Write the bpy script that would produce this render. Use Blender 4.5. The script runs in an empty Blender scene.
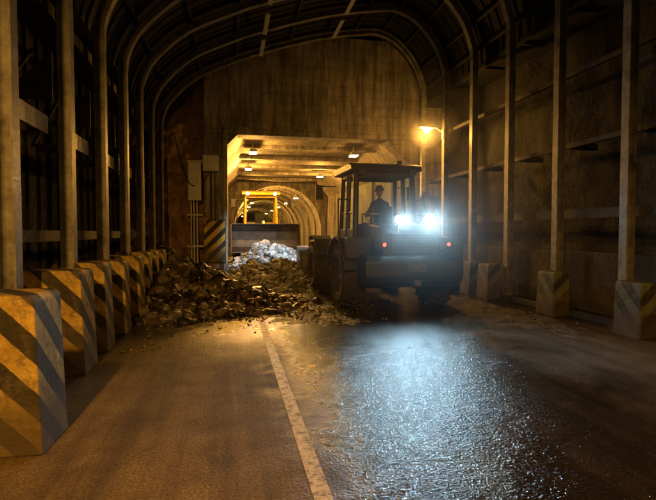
import bpy, bmesh, math, random
from mathutils import Vector, Matrix, noise
R=math.radians
random.seed(7)
scene=bpy.context.scene
COL=scene.collection

# ------------------------------------------------------------ materials
def newmat(name):
    m=bpy.data.materials.new(name); m.use_nodes=True
    nt=m.node_tree; b=nt.nodes['Principled BSDF']
    return m,nt,b
def N(nt,t,**k):
    n=nt.nodes.new(t)
    for a,v in k.items(): setattr(n,a,v)
    return n
def ramp(nt,src,stops):
    r=N(nt,'ShaderNodeValToRGB'); el=r.color_ramp.elements
    while len(el)<len(stops): el.new(0.5)
    for e,(p,c) in zip(el,stops):
        e.position=p
        if not hasattr(c,'__len__'): c=(c,c,c)
        e.color=(c[0],c[1],c[2],1)
    nt.links.new(src,r.inputs[0]); return r
def noisen(nt,scale,detail=5,rough=.6,vec=None,dist=0):
    n=N(nt,'ShaderNodeTexNoise'); n.inputs['Scale'].default_value=scale
    n.inputs['Detail'].default_value=detail; n.inputs['Roughness'].default_value=rough
    n.inputs['Distortion'].default_value=dist
    if vec is None:
        vec=N(nt,'ShaderNodeTexCoord').outputs['Object']
    nt.links.new(vec,n.inputs['Vector']); return n
def mixc(nt,fac,a,b,mode='MIX'):
    m=N(nt,'ShaderNodeMix',data_type='RGBA',blend_type=mode)
    for s,v in ((m.inputs[0],fac),(m.inputs[6],a),(m.inputs[7],b)):
        if isinstance(v,(int,float)): s.default_value=v
        elif hasattr(v,'__len__'): s.default_value=(v[0],v[1],v[2],1)
        else: nt.links.new(v,s)
    return m.outputs[2]
def bump(nt,b,src,strength=.4,dist=.02):
    bp=N(nt,'ShaderNodeBump')
    if isinstance(strength,(int,float)): bp.inputs['Strength'].default_value=strength
    else: nt.links.new(strength,bp.inputs['Strength'])
    bp.inputs['Distance'].default_value=dist
    nt.links.new(src,bp.inputs['Height']); nt.links.new(bp.outputs[0],b.inputs['Normal']); return bp
def wornmat(name,c1,c2,scale=3,rough=.6,metal=0,bs=.3,bd=.01,bscale=30,rvar=.15):
    m,nt,b=newmat(name)
    n=noisen(nt,scale,5,.7)
    r=ramp(nt,n.outputs[0],[(.32,c1),(.66,c2)])
    nt.links.new(r.outputs[0],b.inputs['Base Color'])
    n2=noisen(nt,bscale,2,.6)
    rr=ramp(nt,n2.outputs[0],[(.3,max(0,rough-rvar)),(.7,min(1,rough+rvar))])
    nt.links.new(rr.outputs[0],b.inputs['Roughness'])
    b.inputs['Metallic'].default_value=metal
    bump(nt,b,n2.outputs[0],bs,bd)
    return m
def emis(name,c,s):
    m,nt,b=newmat(name)
    b.inputs['Base Color'].default_value=(.8,.8,.8,1)
    b.inputs['Emission Color'].default_value=(*c,1); b.inputs['Emission Strength'].default_value=s
    return m

STEEL=wornmat('painted_steel',(.06,.06,.058),(.24,.24,.23),3.5,.5,.1,.2,.004,40)
STEELD=wornmat('rusty_steel',(.025,.020,.017),(.075,.056,.04),3,.65,.2,.3,.006,30)
STEELR=wornmat('shaded_steel',(.012,.012,.012),(.035,.033,.03),3,.7,.1,.3,.006,30)  # darker copy of the steel; gloom of right side and roof put into colour
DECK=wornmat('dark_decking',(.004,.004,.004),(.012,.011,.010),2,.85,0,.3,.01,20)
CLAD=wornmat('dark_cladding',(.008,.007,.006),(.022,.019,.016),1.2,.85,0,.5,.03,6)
CABG=wornmat('cabinet_grey',(.3,.3,.28),(.45,.45,.43),4,.5,0,.1,.002,30)
RUB=wornmat('tyre_rubber',(.008,.008,.008),(.035,.03,.024),5,.8,0,.4,.01,40)
PAINTD=wornmat('loader_silhouette_paint',(.005,.010,.012),(.014,.018,.018),4,.5,0,.15,.004,40)  # near-black teal: the backlit silhouette is put into the colour
PAINTY=wornmat('loader_paint_yellow',(.45,.28,.04),(.70,.46,.06),3,.45,0,.15,.004,40)
BLK=wornmat('black_plastic',(.008,.008,.008),(.025,.025,.025),5,.5,0,.1,.003,40)
BUCK=wornmat('bucket_steel',(.04,.036,.032),(.13,.115,.10),3,.5,.3,.4,.01,20)
WHITE_E=emis('worklight_lens',(.60,.88,1.0),190)
AMB_E=emis('amber_lens',(1,.7,.25),60)
RED_E=emis('tail_lens',(1,.03,.015),3)
ORG_E=emis('sodium_lens',(1,.52,.10),150)
ORG_T=emis('tunnel_lens',(1,.60,.17),90)
PARA=wornmat('dark_concrete',(.012,.012,.013),(.038,.037,.035),1.5,.8,0,.5,.02,12)  # very dark grey concrete for parapet and kerbs

def glassmat():
    m,nt,b=newmat('cab_glass')
    out=nt.nodes['Material Output']
    t=N(nt,'ShaderNodeBsdfTransparent'); t.inputs[0].default_value=(.72,.78,.78,1)
    g=N(nt,'ShaderNodeBsdfGlossy'); g.inputs['Roughness'].default_value=.05
    g.inputs[0].default_value=(.8,.8,.8,1)
    mx=N(nt,'ShaderNodeMixShader'); mx.inputs[0].default_value=.03
    nt.links.new(t.outputs[0],mx.inputs[1]); nt.links.new(g.outputs[0],mx.inputs[2])
    nt.links.new(mx.outputs[0],out.inputs['Surface']); return m
GLASS=glassmat()

def concretemat():
    m,nt,b=newmat('board_marked_concrete')
    tc=N(nt,'ShaderNodeTexCoord'); sep=N(nt,'ShaderNodeSeparateXYZ'); nt.links.new(tc.outputs['Object'],sep.inputs[0])
    n=noisen(nt,1.1,5,.7)
    base=ramp(nt,n.outputs[0],[(.28,(.12,.11,.10)),(.55,(.26,.24,.21)),(.8,(.38,.355,.32))])
    mp=N(nt,'ShaderNodeMapping'); mp.inputs['Scale'].default_value=(2.2,2.2,.22)
    nt.links.new(tc.outputs['Object'],mp.inputs[0])
    st=noisen(nt,2.2,5,.75,mp.outputs[0])
    sr=ramp(nt,st.outputs[0],[(.40,(.20,.18,.16)),(.6,(1,1,1))])
    c=mixc(nt,.8,base.outputs[0],sr.outputs[0],'MULTIPLY')
    def joint(sock,period,w):
        d=N(nt,'ShaderNodeMath',operation='DIVIDE'); nt.links.new(sock,d.inputs[0]); d.inputs[1].default_value=period
        f=N(nt,'ShaderNodeMath',operation='FRACT'); nt.links.new(d.outputs[0],f.inputs[0])
        g=N(nt,'ShaderNodeMath',operation='LESS_THAN'); nt.links.new(f.outputs[0],g.inputs[0]); g.inputs[1].default_value=w
        return g.outputs[0]
    a=joint(sep.outputs[2],.31,.07); bb=joint(sep.outputs[0],1.85,.012)
    mx=N(nt,'ShaderNodeMath',operation='MAXIMUM'); nt.links.new(a,mx.inputs[0]); nt.links.new(bb,mx.inputs[1])
    jn=ramp(nt,n.outputs[0],[(.4,.7),(.62,.2)])
    mm=N(nt,'ShaderNodeMath',operation='MULTIPLY'); nt.links.new(mx.outputs[0],mm.inputs[0]); nt.links.new(jn.outputs[0],mm.inputs[1])
    c=mixc(nt,mm.outputs[0],c,(.04,.035,.03))
    nt.links.new(c,b.inputs['Base Color']); b.inputs['Roughness'].default_value=.75
    n2=noisen(nt,14,3,.7)
    bump(nt,b,n2.outputs[0],.5,.02)
    return m
CONC=concretemat()

def rockmat(name,c1,c2,scale=1.5,bs=1,bd=.12):
    m,nt,b=newmat(name)
    n=noisen(nt,scale,6,.75,dist=.4); r=ramp(nt,n.outputs[0],[(.3,c1),(.7,c2)])
    nt.links.new(r.outputs[0],b.inputs['Base Color']); b.inputs['Roughness'].default_value=.85
    n2=noisen(nt,7,4,.75)
    bump(nt,b,n2.outputs[0],bs,bd); return m
ROCKW=rockmat('rock_face',(.14,.08,.045),(.46,.30,.18))
ROCKD=rockmat('dark_sprayed_rock',(.007,.007,.008),(.042,.041,.04),2.2,1,.07)

def rubblemat(name,dark,light,rough=.55):
    m,nt,b=newmat(name)
    at=N(nt,'ShaderNodeAttribute',attribute_name='tint')
    n=noisen(nt,9,4,.7)
    ad=N(nt,'ShaderNodeMath',operation='MULTIPLY_ADD'); nt.links.new(n.outputs[0],ad.inputs[0]); ad.inputs[1].default_value=.5
    nt.links.new(at.outputs['Fac'],ad.inputs[2])
    r=ramp(nt,ad.outputs[0],[(.3,dark),(1,light)])
    nt.links.new(r.outputs[0],b.inputs['Base Color']); b.inputs['Roughness'].default_value=rough
    bump(nt,b,noisen(nt,40,2).outputs[0],.5,.01); return m
RUBBLE=rubblemat('wet_rubble',(.012,.010,.008),(.12,.098,.075),.38)
RUBBLEL=rubblemat('pale_rubble',(.12,.12,.12),(.5,.5,.49),.6)

def stripemat(name,period,yel,blk,ax=(1,1,1),wear=.5):
    m,nt,b=newmat(name)
    tc=N(nt,'ShaderNodeTexCoord')
    n1=noisen(nt,5,6,.8)
    dot=N(nt,'ShaderNodeVectorMath',operation='DOT_PRODUCT'); nt.links.new(tc.outputs['Object'],dot.inputs[0]); dot.inputs[1].default_value=ax
    j=N(nt,'ShaderNodeMath',operation='MULTIPLY_ADD'); nt.links.new(n1.outputs[0],j.inputs[0]); j.inputs[1].default_value=.05; nt.links.new(dot.outputs['Value'],j.inputs[2])
    d=N(nt,'ShaderNodeMath',operation='DIVIDE'); nt.links.new(j.outputs[0],d.inputs[0]); d.inputs[1].default_value=period
    f=N(nt,'ShaderNodeMath',operation='FRACT'); nt.links.new(d.outputs[0],f.inputs[0])
    s=ramp(nt,f.outputs[0],[(.0,0),(.02,1),(.5,1),(.53,0)])
    w=ramp(nt,n1.outputs[0],[(.49,0),(.59,wear)])
    c=mixc(nt,s.outputs[0],blk,yel)
    c=mixc(nt,w.outputs[0],c,(.10,.08,.055))
    n3=noisen(nt,2.2,6,.8); dk=ramp(nt,n3.outputs[0],[(.36,(.26,.23,.18)),(.6,(1,1,1))])
    c=mixc(nt,.85,c,dk.outputs[0],'MULTIPLY')
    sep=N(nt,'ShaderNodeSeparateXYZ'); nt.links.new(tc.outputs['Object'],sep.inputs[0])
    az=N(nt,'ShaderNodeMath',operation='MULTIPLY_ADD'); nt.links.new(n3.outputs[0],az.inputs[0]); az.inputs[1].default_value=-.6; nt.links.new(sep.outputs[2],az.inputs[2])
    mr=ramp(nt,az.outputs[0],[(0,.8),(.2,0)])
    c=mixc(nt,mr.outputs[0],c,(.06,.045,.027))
    nt.links.new(c,b.inputs['Base Color']); b.inputs['Roughness'].default_value=.7
    bump(nt,b,noisen(nt,18,5,.75).outputs[0],.6,.015)
    return m
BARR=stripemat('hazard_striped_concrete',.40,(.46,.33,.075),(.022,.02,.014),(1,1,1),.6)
BARRG=stripemat('hazard_striped_concrete_dark',.4,(.10,.125,.08),(.012,.014,.012),(-1,-1,1),.5)  # darker, greener copy of the hazard stripes
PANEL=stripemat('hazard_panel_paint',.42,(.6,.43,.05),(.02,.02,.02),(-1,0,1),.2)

def roadmat():
    m,nt,b=newmat('wet_asphalt')
    tc=N(nt,'ShaderNodeTexCoord'); sep=N(nt,'ShaderNodeSeparateXYZ'); nt.links.new(tc.outputs['Object'],sep.inputs[0])
    big=noisen(nt,.55,4,.6,dist=.3); mid=noisen(nt,2.4,6,.72,dist=.3); fine=noisen(nt,55,2,.7)
    def mr(src,a,bb,c=0,d=1):
        n=N(nt,'ShaderNodeMapRange'); nt.links.new(src,n.inputs[0])
        for i,v in enumerate((a,bb,c,d)): n.inputs[i+1].default_value=v
        return n.outputs[0]
    def mth(op,a,bb,c=None):
        n=N(nt,'ShaderNodeMath',operation=op)
        for i,v in enumerate((a,bb,c)):
            if v is None: continue
            if isinstance(v,(int,float)): n.inputs[i].default_value=v
            else: nt.links.new(v,n.inputs[i])
        return n.outputs[0]
    X,Y=sep.outputs[0],sep.outputs[1]
    Xj=mth('MULTIPLY_ADD',mid.outputs[0],1.2,X)
    wx=mr(Xj,.85,1.5)
    dr=mth('MULTIPLY',mr(mth('MULTIPLY_ADD',big.outputs[0],1.5,X),4.1,5.2),mr(Y,8.5,6.5))
    w0=mth('MULTIPLY',wx,mth('SUBTRACT',1,mth('MULTIPLY',dr,.7)))
    wy=mr(Y,5.5,8.0,0,.85)
    w1=mth('MAXIMUM',w0,wy)
    wet=mth('MINIMUM',1,mth('MAXIMUM',0,mth('MULTIPLY_ADD',mid.outputs[0],.5,mth('SUBTRACT',w1,.25))))
    drycol=ramp(nt,mid.outputs[0],[(.3,(.085,.058,.022)),(.5,(.15,.105,.042)),(.72,(.20,.145,.06))])
    wetcol=ramp(nt,mid.outputs[0],[(.3,(.014,.012,.010)),(.6,(.035,.028,.020)),(.8,(.085,.062,.036))])
    c=mixc(nt,wet,drycol.outputs[0],wetcol.outputs[0])
    sp=ramp(nt,fine.outputs[0],[(.35,(.35,.35,.35)),(.65,(1.3,1.3,1.3))])
    c=mixc(nt,.9,c,sp.outputs[0],'MULTIPLY')
    mp=N(nt,'ShaderNodeMapping'); mp.inputs['Scale'].default_value=(2.6,.12,1); nt.links.new(tc.outputs['Object'],mp.inputs[0])
    tr=noisen(nt,1.3,5,.65,mp.outputs[0]); trr=ramp(nt,tr.outputs[0],[(.40,(.45,.43,.40)),(.56,(1,1,1))])
    c=mixc(nt,.85,c,trr.outputs[0],'MULTIPLY')
    ds=ramp(nt,big.outputs[0],[(.38,(.45,.42,.38)),(.5,(1,1,1))]); c=mixc(nt,.7,c,ds.outputs[0],'MULTIPLY')
    nt.links.new(c,b.inputs['Base Color'])
    rg=mr(wet,0,1,.8,.17)
    rgh=mth('ADD',rg,mth('MULTIPLY_ADD',big.outputs[0],.4,-.19))
    rgh=mth('MAXIMUM',rgh,.13)
    nt.links.new(rgh,b.inputs['Roughness'])
    mp2=N(nt,'ShaderNodeMapping'); mp2.inputs['Scale'].default_value=(.7,1.1,1); nt.links.new(tc.outputs['Object'],mp2.inputs[0])
    rip=noisen(nt,10,2,.6,mp2.outputs[0],.4); r2=noisen(nt,40,2,.6)
    h=mth('MULTIPLY_ADD',r2.outputs[0],.42,mth('MULTIPLY',rip.outputs[0],mr(wet,0,1,.12,.55)))
    h=mth('MULTIPLY_ADD',fine.outputs[0],.16,h)
    bump(nt,b,h,mr(wet,0,1,.45,.85),.034)
    return m
ROAD=roadmat()
def mudmat():
    m,nt,b=newmat('wet_mud')
    n=noisen(nt,3,6,.7); r=ramp(nt,n.outputs[0],[(.3,(.03,.022,.014)),(.7,(.12,.088,.05))])
    nt.links.new(r.outputs[0],b.inputs['Base Color'])
    rr=ramp(nt,n.outputs[0],[(.35,.2),(.65,.5)]); nt.links.new(rr.outputs[0],b.inputs['Roughness'])
    bump(nt,b,noisen(nt,20,5,.75).outputs[0],1,.06); return m
MUD=mudmat()
def paintmat():
    m,nt,b=newmat('worn_road_paint')
    n=noisen(nt,13,6,.8); r=ramp(nt,n.outputs[0],[(.40,(.10,.075,.045)),(.49,(.36,.32,.24)),(.7,(.58,.53,.43))])
    nt.links.new(r.outputs[0],b.inputs['Base Color']); b.inputs['Roughness'].default_value=.55
    bump(nt,b,noisen(nt,60,2).outputs[0],.4,.008); return m
LINE=paintmat()

# ------------------------------------------------------------ mesh builder
class MB:
    def __init__(s): s.v=[]; s.f=[]; s.m=[]
    def add(s,vs,fs,mi=0,M=None):
        o=len(s.v)
        for v in vs:
            v=Vector(v); s.v.append(tuple(M@v if M else v))
        for f in fs: s.f.append([i+o for i in f]); s.m.append(mi)
    def box(s,c,d,mi=0,M=None,top=None):
        x,y,z=d[0]/2,d[1]/2,d[2]/2; tx,ty=(top if top else (1,1))
        vs=[(-x,-y,-z),(x,-y,-z),(x,y,-z),(-x,y,-z),(-x*tx,-y*ty,z),(x*tx,-y*ty,z),(x*tx,y*ty,z),(-x*tx,y*ty,z)]
        T=Matrix.Translation(c)
        if M: T=T@M
        s.add(vs,[(0,3,2,1),(4,5,6,7),(0,1,5,4),(1,2,6,5),(2,3,7,6),(3,0,4,7)],mi,T)
    def cyl(s,p0,p1,r0,r1=None,n=14,mi=0):
        p0=Vector(p0);p1=Vector(p1); r1=r0 if r1 is None else r1
        d=(p1-p0).normalized(); q=d.to_track_quat('Z','Y')
        vs=[]
        for p,r in((p0,r0),(p1,r1)):
            for i in range(n):
                a=2*math.pi*i/n; vs.append(p+q@Vector((r*math.cos(a),r*math.sin(a),0)))
        fs=[(i,(i+1)%n,n+(i+1)%n,n+i) for i in range(n)]+[tuple(range(n-1,-1,-1)),tuple(range(n,2*n))]
        s.add(vs,fs,mi)
    def prism(s,poly,a,b,mi=0,axis='x'):
        n=len(poly)
        def P(u,v,w): return (w,u,v) if axis=='x' else ((u,w,v) if axis=='y' else (u,v,w))
        vs=[P(u,v,a) for u,v in poly]+[P(u,v,b) for u,v in poly]
        fs=[(i,(i+1)%n,n+(i+1)%n,n+i) for i in range(n)]+[tuple(range(n-1,-1,-1)),tuple(range(n,2*n))]
        s.add(vs,fs,mi)
    def lathe(s,prof,c,n=28,mi=0):
        vs=[];k=len(prof)
        for i in range(n):
            a=2*math.pi*i/n
            for x,r in prof: vs.append((c[0]+x,c[1]+r*math.cos(a),c[2]+r*math.sin(a)))
        fs=[]
        for i in range(n):
            j=(i+1)%n
            for q in range(k-1): fs.append((i*k+q,i*k+q+1,j*k+q+1,j*k+q))
        s.add(vs,fs,mi)
    def obj(s,name,mats,parent=None,bevel=0,smooth=False,loc=None,rot=None):
        me=bpy.data.meshes.new(name); me.from_pydata(s.v,[],s.f)
        for m in mats: me.materials.append(m)
        for p,mi in zip(me.polygons,s.m): p.material_index=mi
        bm=bmesh.new(); bm.from_mesh(me); bmesh.ops.recalc_face_normals(bm,faces=bm.faces); bm.to_mesh(me); bm.free()
        o=bpy.data.objects.new(name,me); COL.objects.link(o)
        if parent: o.parent=parent
        if loc: o.location=loc
        if rot: o.rotation_euler=rot
        if bevel:
            b=o.modifiers.new('Bevel','BEVEL'); b.width=bevel; b.segments=2; b.limit_method='ANGLE'; b.angle_limit=R(35)
        if smooth:
            for p in me.polygons: p.use_smooth=True
        return o
def empty(name,loc=(0,0,0),rot=(0,0,0)):
    e=bpy.data.objects.new(name,None); COL.objects.link(e); e.location=loc; e.rotation_euler=rot; e.empty_display_size=.3; return e
def light(name,typ,loc,col,energy,parent=None,radius=.08,target=None,size=120,blend=.5):
    l=bpy.data.lights.new(name,typ); l.color=col; l.energy=energy
    l.shadow_soft_size=radius
    if typ=='SPOT': l.spot_size=R(size); l.spot_blend=blend
    o=bpy.data.objects.new(name,l); COL.objects.link(o); o.location=loc
    if parent: o.parent=parent
    if target is not None:
        o.rotation_euler=(Vector(target)-Vector(loc)).to_track_quat('-Z','Y').to_euler()
    return o

# ------------------------------------------------------------ ground, road
def sheet(name,x0,x1,y0,y1,z,mat,nx=1,ny=1,zf=None):
    vs=[];fs=[]
    for j in range(ny+1):
        for i in range(nx+1):
            x=x0+(x1-x0)*i/nx;y=y0+(y1-y0)*j/ny
            vs.append((x,y,z if zf is None else zf(x,y)))
    for j in range(ny):
        for i in range(nx):
            a=j*(nx+1)+i; fs.append((a,a+1,a+nx+2,a+nx+1))
    me=bpy.data.meshes.new(name); me.from_pydata(vs,[],fs); me.materials.append(mat)
    for p in me.polygons: p.use_smooth=True
    o=bpy.data.objects.new(name,me); COL.objects.link(o); return o
sheet('ground',-300,300,-300,300,-.006,MUD)
sheet('road',-3.0,7.2,-30,110,0,ROAD)
def fbm(x,y,s,seed=0):
    return noise.fractal(Vector((x*s+seed,y*s,seed*1.7)),.9,2.1,6)
def mudz(x,y):
    def g(cx,cy,sx,sy): return math.exp(-((x-cx)/sx)**2-((y-cy)/sy)**2)
    w=1.0*g(4.9,8.4,.9,1.9)+.8*g(5.4,11,.5,4)+1.0*g(1.2,10.0,1.6,1.0)+.65*g(1.5,8.7,1.3,.6)+.5*g(5.6,4.8,.7,2.2)+.9*g(1.2,13,.9,3)+.6*g(3.6,8.2,1.8,.45)+.6*g(-1.4,8,.3,3)
    w=min(w,1.1)
    f=fbm(x,y,1.6,3)*.5+fbm(x,y*.5,6,9)*.4
    return -.05+.058*w+.045*f*(w+.12)+.02*fbm(x,y,15,5)*w
sheet('mud_layer',-1.6,6.1,2.5,17,0,MUD,240,440,mudz)
mb=MB()
mb.add([(.48,-10,.004),(.60,-10,.004),(.585,9.3,.004),(.475,9.3,.004)],[(0,1,2,3)])
mb.obj('lane_marking',[LINE])

# ------------------------------------------------------------ steel shed
prof0=[(-2,0),(-2,2.5),(-2,4.6),(-1.93,5.15),(-1.65,5.65),(-.95,6.3),(0,6.78),(.9,7.15),(2.7,7.72),(4.3,8.02),(4.9,8.02),(5.45,7.75),(5.95,7.2),(6.22,6.6),(6.3,6.0),(6.3,3),(6.3,0)]
def catmull(P,n=5):
    out=[]
    for i in range(len(P)-1):
        p0=Vector(P[max(i-1,0)]);p1=Vector(P[i]);p2=Vector(P[i+1]);p3=Vector(P[min(i+2,len(P)-1)])
        if abs(p1.x-p2.x)<1e-4: out.append(p1); continue
        for k in range(n):
            t=k/n
            out.append(.5*((2*p1)+(-p0+p2)*t+(2*p0-5*p1+4*p2-p3)*t*t+(-p0+3*p1-3*p2+p3)*t**3))
    out.append(Vector(P[-1])); return out
prof=catmull(prof0)
def normals(P):
    ns=[]
    for i in range(len(P)):
        a=P[max(i-1,0)];b=P[min(i+1,len(P)-1)]
        t=(b-a).normalized(); ns.append(Vector((-t.y,t.x)))
    return ns
pn=normals(prof)
def strip(mb,o1,o2,y1,y2,mi=0,pts=None,nn=None):
    P=pts or prof; Q=nn or pn; vs=[];fs=[]
    for p,n in zip(P,Q):
        a=p+n*o1;b=p+n*o2
        vs+=[(a.x,y1,a.y),(a.x,y2,a.y),(b.x,y2,b.y),(b.x,y1,b.y)]
    for i in range(len(P)-1):
        q=i*4
        for k in range(4): fs.append((q+k,q+(k+1)%4,q+4+(k+1)%4,q+4+k))
    fs+=[(0,1,2,3),tuple(len(vs)-4+k for k in (3,2,1,0))]
    mb.add(vs,fs,mi)
shed=empty('rock_shed')
FY=[5.2+1.75*k for k in range(-9,7)]
for y in FY:
    mb=MB()
    strip(mb,0,.02,y-.08,y+.08); strip(mb,.02,.14,y-.007,y+.007,0); strip(mb,.14,.16,y-.08,y+.08)
    for x in (-2.08,6.38):
        mb.box((x,y,.015),(.36,.34,.03),1)
    mb.obj('steel_arch_frame',[STEEL,STEELD],shed)
mb=MB()
yA,yB=FY[0],FY[-1]+.4; ym=(yA+yB)/2; L=yB-yA
def rail(x,z,w,h,mi): mb.box((x,ym,z),(w,L,h),mi)
rail(-2.33,1.55,.10,.14,1); rail(-2.33,4.5,.1,.16,1)
for z,h in((1.95,.18),(3.3,.09),(4.7,.09),(6.0,.1)): rail(6.62,z,.08,h,2)
for i,(p,n) in enumerate(zip(prof,pn)):
    if p.y>5.6 and i%6==0:
        q=p+n*.22; mb.box((q.x,ym,q.y),(.06,L,.06),2)
mb.obj('longitudinal_rails',[STEEL,STEELD,STEELR],shed)
mb=MB()
for y in FY:
    mb.box((-2.72,y,2.95),(.68,.1,.12)); mb.box((-2.2,y+.16,2.95),(.03,.26,.42),1); mb.box((-2.2,y+.16,4.5),(.03,.2,.3))
    mb.box((-2.23,y+.875,2.92),(.04,1.2,.22),1)
    mb.prism([(-2.24,3.3),(-2.24,3.9),(-2.9,3.3)],y-.01,y+.01,axis='y')
    mb.box((6.95,y,3.3),(.56,.1,.12),2); mb.box((6.95,y,6.0),(.56,.1,.12),2)
    mb.cyl((-3.1,y,3.0),(-3.1,y+1.75,4.5),.03)
mb.obj('brackets',[STEELD,STEEL,STEELR],shed)
mb=MB()
for (x,z,segs) in ((.95,7.02,((8.9,10.2),(10.7,12),(12.5,13.8),(14.2,15.5))),(3.25,7.76,((9,10.3),(10.8,12.0),(12.5,13.8),(14.2,15.5)))):
    for a,b in segs: mb.box((x,(a+b)/2,z+.03),(.12,b-a,.05))
mb.obj('lit_purlin_strips',[CABG],shed,bevel=.008)  # pale grey pieces stand for lit stretches of the roof purlins
up=[(p,n) for p,n in zip(prof,pn) if p.y>4.9]
P=[p for p,n in up];Q=[n for p,n in up]
mb=MB(); strip(mb,.30,.36,yA-.5,yB+.9,0,P,Q)
a=P[0]+Q[0]*.33; b=P[-1]+Q[-1]*.33
mb.box(((a.x-3.4)/2,ym,a.y+.02),(abs(a.x+3.4),L+1,.05)); mb.box(((b.x+7.6)/2,ym,b.y+.02),(abs(b.x-7.6),L+1,.05))
for k in range(int(L/.35)):
    strip(mb,.27,.30,yA+k*.35,yA+k*.35+.05,0,P,Q)
mb.obj('roof_deck',[DECK],shed)
mb=MB(); mb.box((-3.4,ym,2.6),(.2,L+1.5,5.2)); 
for k in range(int(L/.5)): mb.box((-3.28,yA+k*.5,2.6),(.05,.08,5.2))
mb.obj('outer_wall',[CLAD],shed)
def rockwall(name,mat,fn,nu,nv,parent=None):
    vs=[fn(i/nu,j/nv) for j in range(nv+1) for i in range(nu+1)]
    fs=[(j*(nu+1)+i,j*(nu+1)+i+1,(j+1)*(nu+1)+i+1,(j+1)*(nu+1)+i) for j in range(nv) for i in range(nu)]
    me=bpy.data.meshes.new(name); me.from_pydata(vs,[],fs); me.materials.append(mat)
    for p in me.polygons: p.use_smooth=True
    o=bpy.data.objects.new(name,me); COL.objects.link(o)
    if parent:o.parent=parent
    return o
def f1(u,v):
    y=-12+u*30; z=v*8.2
    return (7.75-.03*z+.12*noise.fractal(Vector((y*.8,z*.8,2)),.9,2.1,6),y,z)
rockwall('rock_wall',ROCKD,f1,300,90)
mb=MB(); mb.box((7.15,ym,.6),(.25,L,1.2)); mb.obj('parapet_wall',[PARA],bevel=.02)
def f2(u,v):
    x=-3.6+u*3.1; z=v*7.6
    return (x,17.0+.5*noise.fractal(Vector((x*.8,z*.8,7)),.8,2,6)-.25*(1-v),z)
rockwall('rock_wall',ROCKW,f2,70,150)

# ------------------------------------------------------------ tunnel
tun=empty('tunnel')
mb=MB()
PY0,PY1=16.5,17.1
mb.box((-.475,(PY0+PY1)/2,2.4),(.75,.6,4.8)); mb.box((6.95,(PY0+PY1)/2,2.4),(1.5,.6,4.8))
mb.box((3.425,(PY0+PY1)/2,6.5),(8.55,.6,3.4))
mb.prism([(-.1,4.8),(-.1,4.45),(.25,4.8)],PY0+.003,PY1,axis='y')
mb.prism([(6.2,4.8),(6.2,4.0),(5.4,4.8)],PY0+.003,PY1,axis='y')
mb.obj('portal_face',[CONC],tun,bevel=.02)
mb=MB()
mb.box((3.05,PY0-.02,4.93),(6.5,.04,.22)); mb.box((-.17,PY0-.02,2.41),(.14,.04,4.82))
mb.obj('portal_trim',[CONC],tun,bevel=.01)
mb=MB()
XL,XR,ZC=-.25,6.6,4.95
mb.box((XL-.15,25.5,2.5),(.3,16.8,5)); mb.box((XR+.15,25.5,2.5),(.3,16.8,5)); mb.box((3.2,25.5,ZC+.2),(8,16.8,.3))
mb.prism([(XL,ZC+.05),(XL,4.3),(XL+.7,ZC+.05)],17.1,33.9,axis='y'); mb.prism([(XR,ZC+.05),(XR,4.0),(XR-.9,ZC+.05)],17.1,33.9,axis='y')
for y in (19.5,22.4,25.3,28.2,31.1):
    mb.box((3.2,y,ZC-.02),(5.6,.3,.14)); mb.box((XL+.05,y,2.1),(.12,.35,4.2)); mb.box((XR-.05,y,2.0),(.12,.35,4.0))
mb.obj('box_section',[CONC],tun)
mb=MB(); cx,r,sz=3.2,3.05,1.8
arc=[Vector((cx-r,0)),Vector((cx-r,.9))]+[Vector((cx-r*math.cos(t),sz+r*math.sin(t))) for t in [math.pi*i/24 for i in range(25)]]+[Vector((cx+r,.9)),Vector((cx+r,0))]
an=normals(arc)
strip(mb,0,.3,34.2,110,0,arc,an)
for y in range(36,100,3): strip(mb,-.14,-.002,y,y+.3,0,arc,an)
strip(mb,-.06,.28,33.8,34.2,0,arc,an)
vs=[];fs=[]
for p,n in zip(arc,an):
    q=p+n*.3; d=(q-Vector((cx,1.8)))
    k=max(abs(d.x)/3.7,abs(d.y)/3.4); o=Vector((cx,1.8))+d/k if q.y>1.8 else Vector((cx+math.copysign(3.7,d.x),q.y))
    vs+=[(q.x,34.0,q.y),(o.x,34.0,o.y)]
for i in range(len(arc)-1): fs.append((2*i,2*i+1,2*i+3,2*i+2))
mb.add(vs,fs)
mb.box((cx,110.2,3),(8,.2,6))
mb.obj('arched_bore',[CONC],tun)
SOD=(1,.45,.07)
def ceil_lamp(x,y,z,e):
    em=empty('tunnel_ceiling_lamp',(x,y,z))
    mb=MB(); mb.box((0,0,0),(.32,.5,.12),0,top=(.7,.8)); mb.box((0,0,-.07),(.26,.42,.04),1); mb.cyl((0,0,.05),(0,0,.28),.02,n=8)
    mb.obj('housing',[CABG,ORG_T],em)
    if e: light('lamp','POINT',(0,0,-.22),SOD,e,em,.1)
ceil_lamp(.85,19,4.68,480); ceil_lamp(4.8,19,4.68,60)
ceil_lamp(.85,24,4.68,1100); ceil_lamp(4.8,26.5,4.68,700)
for i,y in enumerate((35.5,42,49,57,66,78)):
    for x in (1.75,4.65): ceil_lamp(x,y,4.12,(1700 if x<3 else 0) if (i%2==0) else 0)

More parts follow.
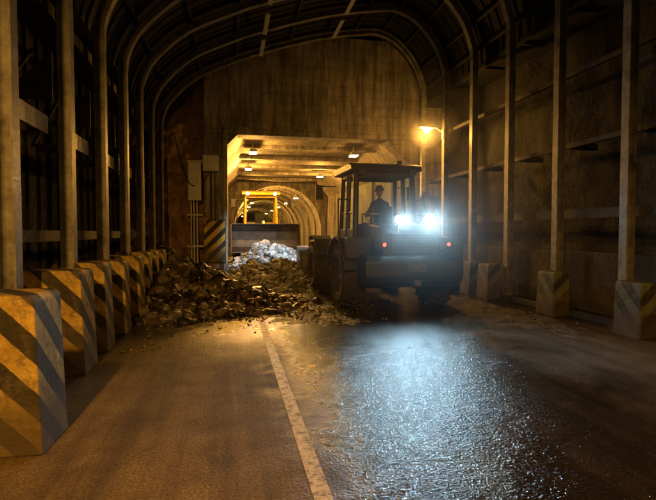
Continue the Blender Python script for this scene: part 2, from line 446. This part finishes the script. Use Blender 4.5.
# ------------------------------------------------------------ wall lamps
def street_lamp(x,y,z,e,side=1,tgt=(0,0,-3),cone=140,pt=False):
    em=empty('street_lamp',(x,y,z))
    mb=MB(); s=side
    mb.cyl((.46*s,0,-.15),(.1*s,0,.06),.025,n=10); mb.box((.46*s,0,-.2),(.05,.14,.3))
    mb.prism([(-.28,-.03),(-.22,.07),(.1,.09),(.2,.02),(.16,-.05)],-.11,.11,axis='y')
    mb.obj('head',[CABG],em,bevel=.01)
    mb=MB(); mb.lathe([(-.1,.0),(-.1,.05),(-.06,.095),(0,.11),(.06,.095),(.1,.05),(.1,0)],(-.06,0,-.06),16); mb.obj('lens',[ORG_E],em,smooth=True)
    if pt: light('lamp','POINT',(-.12,0,-.26),SOD,e,em,.12)
    else: light('lamp','SPOT',(-.06,0,-.24),SOD,e,em,.12,tgt,cone,.7)
street_lamp(5.84,13.95,4.75,210,1,pt=True)
street_lamp(5.84,-3.5,4.75,1100,1,(-.8,2.4,-3),100)
street_lamp(-1.54,-1.8,4.75,2500,-1,(.35,2.3,-3),118)

# ------------------------------------------------------------ barriers
def barrier(x,y,w,t,h,mat,rz=0,ch=.1):
    mb=MB()
    pts=[(-w/2,0),(w/2,0),(w/2-.02,h*.35),(w/2-.04,h-.04),(w/2-.07,h),(-w/2+.07,h),(-w/2+.04,h-.04),(-w/2+.02,h*.35)]
    mb.prism(pts,0,t,axis='y')
    return mb.obj('concrete_barrier',[mat],None,bevel=.012,loc=(x,y,0),rot=(0,0,rz))
for i,(x,y,t) in enumerate([(-1.33,3.8,.5),(-1.6,5.85,.5),(-1.62,6.95,.45),(-1.6,8.1,.45),(-1.58,9.25,.45),(-1.6,10.4,.45),(-1.6,11.5,.45),(-1.6,12.6,.45)]):
    barrier(x-.36,y,.72,t,1.17+.02*((i*7)%3-1),BARR,R(((i*37)%7-3)*.8))
for i,(y,mat) in enumerate([(4.6,BARRG),(6.2,BARRG),(8.2,BARRG),(10.6,BARRG),(11.5,BARRG),(12.6,BARRG),(13.8,BARR)]):
    barrier(6.12,y,.40,.5,.84,mat,0)
mb=MB(); mb.box((6.35,3,.06),(.12,36,.12)); mb.obj('kerb',[PARA],bevel=.015)
mb=MB(); mb.box((-2.48,2,.07),(.3,28,.14)); mb.obj('kerb',[PARA],bevel=.015)

# ------------------------------------------------------------ cabinets, hazard panel
em=empty('electrical_cabinet',(-1.12,16.2,2.55))
mb=MB(); mb.box((0,0,.65),(.40,.25,1.2)); mb.box((0,-.13,.65),(.34,.02,1.1)); mb.box((.12,-.15,.65),(.03,.03,.12)); mb.box((0,.0,1.28),(.46,.32,.05)); mb.obj('box',[CABG],em,bevel=.01)
mb=MB()
for dx in (-.12,-.04,.06): mb.cyl((dx,.05,-2.5),(dx,.05,.05),.025,n=8)
mb.box((0,.1,-.4),(.5,.05,.05)); mb.box((0,.1,-1.4),(.5,.05,.05)); mb.obj('conduits',[CABG],em)
em=empty('junction_box',(-.62,16.3,3.55))
mb=MB(); mb.box((0,0,.25),(.5,.28,.5)); mb.box((0,-.15,.25),(.42,.02,.42)); mb.obj('box',[CABG],em,bevel=.01)
mb=MB(); mb.cyl((.0,.05,0),(.0,.05,-1.6),.03,n=8); mb.cyl((.12,.05,0),(.12,.05,-1.6),.02,n=8); mb.obj('conduits',[BLK],em)
em=empty('hazard_panel',(-.52,16.38,.62))
mb=MB(); mb.box((0,0,.68),(.66,.05,1.36)); mb.obj('board',[PANEL],em,bevel=.005)
mb=MB(); mb.box((0,.035,.68),(.72,.02,1.42)); mb.box((-.25,.05,-.3),(.05,.05,.62)); mb.box((.25,.05,-.3),(.05,.05,.62)); mb.obj('frame',[STEELD],em)
mb=MB()
def cp(t): return (1-t)**2*Vector((-.7,16.25,3.5))+2*t*(1-t)*Vector((-1.3,15.9,2.2))+t*t*Vector((-1.7,16.1,4.6))
for k in range(12): mb.cyl(cp(k/12),cp((k+1)/12),.018,n=6)
mb.obj('cable',[BLK])

# ------------------------------------------------------------ rubble
ico=bmesh.new(); bmesh.ops.create_icosphere(ico,subdivisions=2,radius=1)
IV=[v.co.copy() for v in ico.verts]; IF=[[v.index for v in f.verts] for f in ico.faces]; ico.free()
ico=bmesh.new(); bmesh.ops.create_icosphere(ico,subdivisions=1,radius=1)
JV=[v.co.copy() for v in ico.verts]; JF=[[v.index for v in f.verts] for f in ico.faces]; ico.free()
def rubble(name,hf,region,n,smin,smax,mat,moundn=60,power=2.5,tb=.0):
    x0,x1,y0,y1=region
    vs=[];fs=[];tint=[]
    for j in range(moundn+1):
        for i in range(moundn+1):
            x=x0+(x1-x0)*i/moundn;y=y0+(y1-y0)*j/moundn
            vs.append((x,y,hf(x,y)-.03+.05*noise.noise(Vector((x*5,y*5,1))))); tint.append(.15)
    for j in range(moundn):
        for i in range(moundn):
            a=j*(moundn+1)+i; fs.append((a,a+1,a+moundn+2,a+moundn+1))
    rnd=random.Random(len(name)*13+n)
    k=0;tries=0
    while k<n and tries<n*20:
        tries+=1
        x=rnd.uniform(x0,x1);y=rnd.uniform(y0,y1);h=hf(x,y)
        if h<-.015+ -.02*rnd.random(): continue
        s=smin+(smax-smin)*rnd.random()**power
        V,F=(IV,IF) if s>.09 else (JV,JF)
        sc=Vector((rnd.uniform(.7,1.25),rnd.uniform(.7,1.25),rnd.uniform(.45,.9)))*s
        rot=Matrix.Rotation(rnd.uniform(0,6.28),3,'Z')@Matrix.Rotation(rnd.uniform(-.7,.7),3,'X')@Matrix.Rotation(rnd.uniform(-.7,.7),3,'Y')
        sd=rnd.uniform(0,100); o=len(vs); t=rnd.random()**1.5*.7+tb
        pl=[(Vector((rnd.gauss(0,1),rnd.gauss(0,1),rnd.gauss(0,1))).normalized(),rnd.uniform(.45,.8)) for _ in range(7)]
        for v in V:
            w=v*(1+.15*noise.noise(v*1.3+Vector((sd,0,0))))
            for pnm,dd in pl:
                q=w.dot(pnm)
                if q>dd: w=w-pnm*(q-dd)
            w=Vector((w.x*sc.x,w.y*sc.y,w.z*sc.z)); w=rot@w
            vs.append((x+w.x,y+w.y,max(h,0)+s*.15+w.z)); tint.append(t)
        fs+=[[i+o for i in f] for f in F]; k+=1
    me=bpy.data.meshes.new(name); me.from_pydata(vs,[],fs); me.materials.append(mat)
    at=me.attributes.new('tint','FLOAT','POINT'); at.data.foreach_set('value',tint)
    o=bpy.data.objects.new(name,me); COL.objects.link(o); return o
def G(x,y,cx,cy,sx,sy): return math.exp(-((x-cx)/sx)**2-((y-cy)/sy)**2)
def h1(x,y):
    h=.88*G(x,y,-.95,11.6,.95,1.3)+1.15*G(x,y,-1.9,14.4,1.2,1.6)+.30*G(x,y,.35,10.8,.9,.9)+.3*G(x,y,-1.2,10.0,.8,.8)
    h*=1+.3*noise.noise(Vector((x*1.6,y*1.6,4)))
    return h-.07+.05*noise.noise(Vector((x*3,y*3,0)))
rubble('rubble_pile',h1,(-2.6,2.0,8.6,16.4),5600,.015,.17,RUBBLE,70,3.2)
def h2(x,y):
    h=1.15*G(x,y,1.5,18.2,1.5,1.9)+.7*G(x,y,1.2,15.8,1.2,1.4)+.35*G(x,y,1.5,14.3,1.0,1.1)
    h*=1+.3*noise.noise(Vector((x*1.6,y*1.6,4)))
    return h-.08
rubble('rubble_pile',h2,(-.4,3.6,12.8,21.5),3600,.02,.16,RUBBLEL,60,3)
def stones():
    vs=[];fs=[];tint=[];rnd=random.Random(5)
    n=0;tr=0
    while n<2200 and tr<80000:
        tr+=1
        x=rnd.uniform(-1.9,6);y=rnd.uniform(6.5,13)
        d=.9*G(x,y,.6,9.8,1.9,1.1)+.35*G(x,y,4.9,8.6,.8,1.3)+.5*G(x,y,-1.2,8.2,.25,1.8)
        if rnd.random()>d**1.5: continue
        s=.005+.028*rnd.random()**4; o=len(vs); t=rnd.random()*.5
        rot=Matrix.Rotation(rnd.uniform(0,6.28),3,'Z')
        z=max(0,mudz(x,y))
        for v in JV:
            w=v*(1+.4*noise.noise(v*1.5+Vector((n*3.1,0,0)))); w=rot@Vector((w.x*s*1.2,w.y*s,w.z*s*.7)); vs.append((x+w.x,y+w.y,z+s*.3+w.z)); tint.append(t)
        fs+=[[i+o for i in f] for f in JF]; n+=1
    me=bpy.data.meshes.new('scattered_stones'); me.from_pydata(vs,[],fs); me.materials.append(RUBBLE)
    at=me.attributes.new('tint','FLOAT','POINT'); at.data.foreach_set('value',tint)
    o=bpy.data.objects.new('scattered_stones',me); COL.objects.link(o)
stones()

# ------------------------------------------------------------ wheel loader
def wheel(parent,x,y,r=.66,w=.5,name='wheel'):
    mb=MB(); c=(0,0,0); h=w/2
    mb.lathe([(-h*.6,r*.5),(-h*.92,r*.6),(-h,r*.78),(-h*.9,r*.93),(-h*.6,r*.97),(h*.6,r*.97),(h*.9,r*.93),(h,r*.78),(h*.92,r*.6),(h*.6,r*.5)],c,36)
    n=20
    for i in range(n):
        a=2*math.pi*i/n
        for s in (-1,1):
            aa=a+(0 if s>0 else math.pi/n)
            M=Matrix.Rotation(aa,4,'X')@Matrix.Translation((s*h*.5,0,r*.985))@Matrix.Rotation(s*.5,4,'Z')
            mb.box((0,0,0),(h*1.0,.075,.06),0,M)
    mb.lathe([(-h*.5,0),(-h*.5,r*.3),(-h*.62,r*.5),(-h*.62,r*.52),(h*.62,r*.52),(h*.62,r*.5),(h*.5,r*.3),(h*.5,0)],c,28,1)
    mb.lathe([(-h*.72,0),(-h*.72,r*.15),(-h*.5,r*.2),(h*.5,r*.2),(h*.72,r*.15),(h*.72,0)],c,16,1)
    for i in range(8):
        a=2*math.pi*i/8
        for s in(-1,1): mb.cyl((s*h*.5,r*.25*math.cos(a),r*.25*math.sin(a)),(s*h*.58,r*.25*math.cos(a),r*.25*math.sin(a)),.02,n=6,mi=1)
    return mb.obj(name,[RUB,BUCK],parent,loc=(x,y,r))
def loader(loc,rz,paint,raise_=0.0):
    E=empty('wheel_loader',loc,(0,0,rz))
    for x in(-1.0,1.0):
        wheel(E,x,0); wheel(E,x,2.95)
    mb=MB()
    mb.box((0,.35,.72),(.75,2.6,.42)); mb.box((0,2.6,.75),(.65,1.6,.5)); mb.cyl((-1,0,.66),(1,0,.66),.14); mb.cyl((-1,2.95,.66),(1,2.95,.66),.14)
    mb.cyl((0,1.65,.45),(0,1.65,1.15),.12)
    mb.obj('chassis',[BLK],E,bevel=.02)
    mb=MB()
    mb.prism([(-1.12,.95),(-1.2,1.15),(-1.14,1.62),(-.98,1.74),(.3,1.82),(.3,.9)],-.62,.62)
    mb.obj('engine_hood',[paint],E,bevel=.05)
    mb=MB()
    mb.prism([(-1.36,.62),(-1.42,.75),(-1.42,1.05),(-1.3,1.16),(-.85,1.16),(-.75,.95),(-.75,.55),(-1.2,.5)],-1.02,1.02)
    mb.obj('counterweight',[paint],E,bevel=.06)
    mb=MB()
    mb.box((0,-1.19,1.38),(.86,.06,.38))
    for i in range(8): mb.box((0,-1.228,1.22+i*.045),(.8,.02,.018),0)
    mb.box((0,-1.43,.9),(.4,.02,.14),1); mb.box((0,-1.44,.62),(.12,.14,.1),1)
    for s in (-1,1):
        mb.box((s*.3,-1.22,1.70),(.03,.03,.22),1)
    mb.obj('rear_grille',[BLK,BUCK],E,bevel=.005)
    for s in(-1,1):
        mb=MB()
        o=[];i_=[]
        for k in range(9):
            a=R(10+k*20); o.append((.86*math.cos(a)*1.0,.70+.82*math.sin(a))); i_.append((.81*math.cos(a),.70+.77*math.sin(a)))
        mb.prism(o+i_[::-1],s*.70,s*1.28)
        mb.box((s*1.0,-.82,1.28),(.5,.22,.42))
        mb.obj('rear_fender',[paint],E,bevel=.012)
        mb=MB()
        o=[];i_=[]
        for k in range(6):
            a=R(60+k*20); o.append((2.95+.82*math.cos(a),.72+.80*math.sin(a))); i_.append((2.95+.79*math.cos(a),.72+.77*math.sin(a)))
        mb.prism(o+i_[::-1],s*.76,s*1.24); mb.obj('front_fender',[paint],E)
        mb=MB(); mb.box((s*.66,-1.42,1.36),(.22,.06,.14),0)
        mb.box((s*.66,-1.2,1.30),(.1,.42,.06),0); mb.obj('tail_light_housing',[BLK],E,bevel=.01)
        mb=MB(); mb.cyl((s*.66,-1.448,1.36),(s*.66,-1.46,1.36),.036,n=16); mb.obj('tail_light_lens',[RED_E],E)
        mb=MB()
        for z in (.5,.8,1.1): mb.box((s*.95,.98,z),(.34,.36,.03))
        mb.cyl((s*1.1,.82,.5),(s*1.1,.82,1.15),.018,n=8); mb.cyl((s*1.1,1.15,.5),(s*1.1,1.15,1.15),.018,n=8)
        mb.cyl((s*1.05,.62,1.5),(s*1.05,.62,2.35),.018,n=8); mb.cyl((s*1.05,.62,2.35),(s*.85,.62,2.35),.018,n=8)
        mb.cyl((s*.6,-1.0,1.95),(s*.6,.2,2.0),.016,n=8)
        for yy in (-1.0,-.4,.2): mb.cyl((s*.6,yy,1.68),(s*.6,yy,1.97),.016,n=8)
        mb.obj('steps_and_rails',[BLK],E)
        mb=MB(); mb.cyl((s*.8,1.85,2.75),(s*1.18,1.95,2.75),.015,n=8); mb.box((s*1.22,1.95,2.6),(.18,.05,.36)); mb.obj('mirror',[BLK],E,bevel=.01)
    mb=MB(); W=.76; y0,y1=.38,1.78; zb,zt=1.25,2.95
    mb.box((0,(y0+y1)/2,zb-.05),(2*W,y1-y0,.12))
    for s in(-1,1):
        for (ya,yb,t) in((y0,y0+.1,.11),(y1-.05,y1-.18,.09),(1.05,1.05,.09)):
            mb.cyl((s*(W-.04),ya,zb),(s*(W-.09),yb,zt),t*.62,n=8)
        mb.box((s*(W-.04),(y0+y1)/2,zb+.22),(.05,y1-y0,.4))
        mb.box((s*(W-.06),(y0+y1)/2,2.05),(.04,y1-y0,.04))
        mb.box((s*(W-.09),(y0+y1)/2,zt-.03),(.08,y1-y0-.1,.08))
    mb.box((0,y0+.03,zb+.28),(2*W-.1,.05,.5)); mb.box((0,y0+.1,zt-.04),(2*W-.12,.08,.1)); mb.box((0,y1-.16,zt-.04),(2*W-.12,.08,.1))
    mb.box((0,y1-.02,zb+.15),(2*W-.1,.05,.3))
    mb.obj('cab_frame',[paint],E,bevel=.01)
    mb=MB()
    mb.prism([(y0-.14,2.98),(y0-.1,3.1),(y0+.15,3.17),(y1-.2,3.17),(y1+.12,3.08),(y1+.14,2.98)],-.84,.84)
    mb.obj('cab_roof',[paint],E,bevel=.03)
    mb=MB()
    mb.add([(-W+.1,y0+.02,zb+.53),(W-.1,y0+.02,zb+.53),(W-.13,y0+.09,zt-.09),(-W+.13,y0+.09,zt-.09)],[(0,1,2,3)])
    mb.add([(-W+.1,y1-.06,zb+.3),(W-.1,y1-.06,zb+.3),(W-.13,y1-.17,zt-.09),(-W+.13,y1-.17,zt-.09)],[(0,1,2,3)])
    for s in(-1,1): mb.add([(s*(W-.045),y0+.06,zb+.42),(s*(W-.045),y1-.1,zb+.42),(s*(W-.1),y1-.2,zt-.08),(s*(W-.1),y0+.1,zt-.08)],[(0,1,2,3)])
    mb.obj('cab_glass',[GLASS],E)
    mb=MB()
    mb.cyl((.45,.7,3.17),(.45,.7,3.27),.06,n=14); mb.cyl((-.4,1.4,3.17),(-.4,1.4,3.22),.04)
    mb.cyl((.62,-.25,1.8),(.62,-.25,2.35),.05,n=12); mb.cyl((.62,-.25,2.35),(.62,-.36,2.42),.045,n=12)
    mb.box((0,.85,1.62),(.48,.46,.14)); mb.box((0,.62,1.92),(.44,.10,.55)); mb.box((0,.9,1.42),(.3,.3,.3))
    mb.cyl((0,1.55,1.3),(0,1.35,2.0),.04); 
    for k in range(20):
        a=2*math.pi*k/20;b=2*math.pi*(k+1)/20
        q=lambda t:(.19*math.cos(t),1.34-.085*math.sin(t),2.02+.148*math.sin(t))
        mb.cyl(q(a),q(b),.014,n=6)
    mb.obj('cab_interior',[BLK],E,bevel=.01)
    mb=MB()
    for s in(-1,1):
        mb.box((s*.6,y0-.16,2.93),(.14,.08,.1)); mb.box((s*.6,y1+.18,3.02),(.14,.08,.1))
        mb.box((s*.3,-1.22,1.84),(.19,.08,.15)) 
    mb.obj('work_light_housings',[BLK],E,bevel=.01)
    z=raise_
    mb=MB()
    for s in(-1,1):
        mb.prism([(2.2,.8),(2.3,1.55),(2.6,1.6),(3.1,.9),(3.0,.6)],s*.2,s*.3)
        p=[(2.38,1.5),(3.3,1.25+.3*z),(4.05,.48+z),(4.2,.38+z),(4.2,.22+z),(3.95,.28+z),(3.2,1.0+.3*z),(2.32,1.32)]
        mb.prism(p,s*.36,s*.50)
        mb.cyl((s*.43,2.7,.8),(s*.43,3.4,.95+.35*z),.055)
    mb.cyl((-.5,4.1,.35+z),(.5,4.1,.35+z),.06); mb.cyl((0,2.5,1.45),(0,3.4,1.5+.5*z),.07); mb.cyl((0,3.4,1.5+.5*z),(0,4.1,.8+z),.05); mb.box((0,3.35,1.2+.4*z),(.1,.14,.8))
    mb.obj('lift_arms',[paint],E,bevel=.015)
    mb=MB()
    zb_=.06+z
    outer=[(5.05,zb_),(4.45,zb_+.02),(4.22,zb_+.18),(4.15,zb_+.5),(4.22,zb_+.85),(4.5,zb_+1.08),(4.75,zb_+1.12)]
    inner=[(y+ (.05 if y<4.6 else 0),zz+(.04 if zz<zb_+.5 else -.03)) for y,zz in outer]
    mb.prism(outer+inner[::-1],-1.3,1.3)
    side=[(5.02,zb_+.02),(4.45,zb_+.03),(4.23,zb_+.19),(4.16,zb_+.5),(4.23,zb_+.84),(4.5,zb_+1.07),(4.74,zb_+1.1)]
    for s in(-1,1): mb.prism(side,s*1.305,s*1.345)
    for k in range(9): mb.box((-1.2+k*.3,5.1,zb_+.02),(.1,.2,.04))
    mb.obj('bucket',[BUCK],E,bevel=.004)
    return E
L1=loader((3.47,10.35,0),R(1.5),PAINTD)
mb=MB()
for s in(-1,1): mb.cyl((s*.3,-1.262,1.84),(s*.3,-1.272,1.84),.08,n=20)
mb.obj('work_light_lens',[WHITE_E],L1)
BLU=(.50,.80,1)
for s in(-1,1):
    light('work_light','SPOT',(s*.3,-1.34,1.84),BLU,330,L1,.06,(s*.3-1.5,-9,-.9),104,1)
light('roof_light','SPOT',(-.6,2.1,3.02),(.72,.88,1),2600,L1,.06,(-2.3,8.0,.9),44,.7)
L2=loader((1.6,28.6,0),R(180),PAINTY,raise_=.48); L2.scale=(1.2,1.2,1.2)
mb=MB()
for s in(-1,1): mb.cyl((s*.6,2.005,3.02),(s*.6,2.02,3.02),.07,n=14)
mb.obj('roof_light_lens',[AMB_E],L2)
light('roof_light','SPOT',(0,2.3,3.0),(1,.85,.6),350,L2,.06,(0,5.5,1.0),90,.7)

# ------------------------------------------------------------ driver (seated)
def skinfig(name,verts,edges,mats_by,parent=None,loc=(0,0,0)):
    me=bpy.data.meshes.new(name); me.from_pydata([v[:3] for v in verts],edges,[])
    o=bpy.data.objects.new(name,me); COL.objects.link(o); o.location=loc
    if parent:o.parent=parent
    sk=o.modifiers.new('Skin','SKIN'); sk.use_smooth_shade=True
    for i,v in enumerate(verts):
        d=me.skin_vertices[0].data[i]; r=v[3]; d.radius=(r,r if len(v)<5 else v[4]); d.use_root=(i==0)
    s=o.modifiers.new('Sub','SUBSURF'); s.levels=1; s.render_levels=2
    me.materials.append(mats_by); return o
CLOTH=wornmat('work_jacket',(.03,.035,.05),(.06,.07,.09),6,.85,0,.4,.01,30)
SKIN=wornmat('skin',(.4,.24,.17),(.5,.31,.22),8,.5,0,.1,.002,60)
HELM=wornmat('helmet',(.12,.11,.08),(.2,.18,.1),4,.35,0,.1,.002,40)
def driver(parent):
    E=bpy.data.objects.new('loader_driver',None); COL.objects.link(E); E.location=parent.location; E.rotation_euler=parent.rotation_euler
    V=[(0,.78,1.80,.15,.12),(0,.74,1.98,.15,.11),(0,.75,2.16,.17,.11),(0,.78,2.28,.13,.09),(0,.80,2.36,.06),(0,.81,2.42,.055)]
    Ed=[(0,1),(1,2),(2,3),(3,4),(4,5)]
    for s in(-1,1):
        b=len(V)
        V+=[(s*.17,.79,2.25,.07),(s*.24,.87,2.03,.055),(s*.2,1.12,1.99,.042),(s*.17,1.24,2.03,.032)]
        Ed+=[(3,b),(b,b+1),(b+1,b+2),(b+2,b+3)]
        b=len(V)
        V+=[(s*.1,.86,1.78,.095),(s*.14,1.22,1.76,.07),(s*.14,1.38,1.42,.05),(s*.14,1.48,1.38,.045)]
        Ed+=[(0,b),(b,b+1),(b+1,b+2),(b+2,b+3)]
    skinfig('body',V,Ed,CLOTH,E)
    for s in(-1,1):
        V=[(s*.17,1.25,2.03,.026,.018),(s*.17,1.31,2.04,.036,.016)];Ed=[(0,1)]
        for k,(dx,l) in enumerate(((-.028,.9),(-.01,1),(.01,.95),(.027,.8))):
            b=len(V); V+=[(s*.17+dx,1.34,2.05,.009),(s*.17+dx,1.34+.035*l,2.045,.008),(s*.17+dx,1.355+.035*l,2.01,.007)]
            Ed+=[(1,b),(b,b+1),(b+1,b+2)]
        b=len(V); V+=[(s*(.17-.03),1.29,2.03,.01),(s*(.17-.05),1.33,2.01,.008)]; Ed+=[(0,b),(b,b+1)]
        skinfig('hand',V,Ed,SKIN,E)
    me=bpy.data.meshes.new('head'); bm=bmesh.new(); bmesh.ops.create_uvsphere(bm,u_segments=24,v_segments=16,radius=1)
    for v in bm.verts:
        x,y,z=v.co; 
        jaw=1-.22*max(0,-z); v.co=Vector((x*.075*jaw,y*.095*(1-.12*max(0,-z)),z*.115))
        if y>.85 and abs(x)<.25 and -.25<z<.15: v.co.y+=.018
        if abs(x)>.93 and abs(z)<.25: v.co.x*=1.1
    bm.to_mesh(me); bm.free(); me.materials.append(SKIN)
    for p in me.polygons: p.use_smooth=True
    o=bpy.data.objects.new('head',me); COL.objects.link(o); o.parent=E; o.location=(0,.83,2.53)
    mb=MB()
    vs=[];fs=[];n=24
    pr=[(.0,.145),(.05,.14),(.085,.115),(.11,.07),(.115,.02),(.14,.01)]
    for i in range(n):
        a=2*math.pi*i/n
        for r_,z_ in pr: vs.append((r_*math.cos(a)*.95,.83+r_*math.sin(a)*(1.12+(.25 if math.sin(a)>.5 and r_>.12 else 0)),2.56+z_))
    k=len(pr)
    for i in range(n):
        for q in range(k-1): fs.append((i*k+q,i*k+q+1,((i+1)%n)*k+q+1,((i+1)%n)*k+q))
    mb.add(vs,fs); mb.obj('hard_hat',[HELM],E,smooth=True)
driver(L1)

# ------------------------------------------------------------ added scattering shells that make the glow round work lights and lamp
def volmat(name,dens,an):
    hz,nt,b=newmat(name); nt.nodes.remove(b)
    vol=N(nt,'ShaderNodeVolumeScatter'); vol.inputs['Density'].default_value=dens; vol.inputs['Anisotropy'].default_value=an
    nt.links.new(vol.outputs[0],nt.nodes['Material Output'].inputs['Volume']); return hz
def halo_shell(loc,rad,dens,aniso=.5):
    bm=bmesh.new(); bmesh.ops.create_uvsphere(bm,u_segments=40,v_segments=24,radius=1)
    for v in bm.verts: v.co=Vector((v.co.x*rad[0],v.co.y*rad[1],v.co.z*rad[2]))
    me=bpy.data.meshes.new('glow_shell'); bm.to_mesh(me); bm.free()
    me.materials.append(volmat('glow_scatter',dens,aniso))
    o=bpy.data.objects.new('glow_shell',me); COL.objects.link(o); o.location=loc
for sc_,d_ in ((1,.009),(.68,.010),(.44,.016),(.24,.034)):
    halo_shell((3.8,8.7,1.95),(3.0*sc_,2.2*sc_,2.6*sc_),d_)
halo_shell((5.78,13.95,4.6),(1.0,1.0,.95),.04,.2); halo_shell((5.78,13.95,4.6),(.5,.5,.5),.10,.2)

# ------------------------------------------------------------ world
w=bpy.data.worlds.new('World'); scene.world=w; w.use_nodes=True
sky=w.node_tree.nodes.new('ShaderNodeTexSky'); sky.sky_type='NISHITA'; sky.sun_disc=False; sky.sun_elevation=R(-4); sky.sun_rotation=R(120)
bg=w.node_tree.nodes['Background']; bg.inputs[1].default_value=.02
w.node_tree.links.new(sky.outputs[0],bg.inputs[0])

cam=bpy.data.cameras.new('camera'); cam.lens=26.9; cam.sensor_width=36; cam.clip_end=1000; cam.clip_start=.05
co=bpy.data.objects.new('camera',cam); COL.objects.link(co); co.location=(0,0,1.6); co.rotation_euler=(R(90-2.1),0,R(-11.2)); scene.camera=co
scene.view_settings.view_transform='Standard'; scene.view_settings.look='None'; scene.view_settings.exposure=0
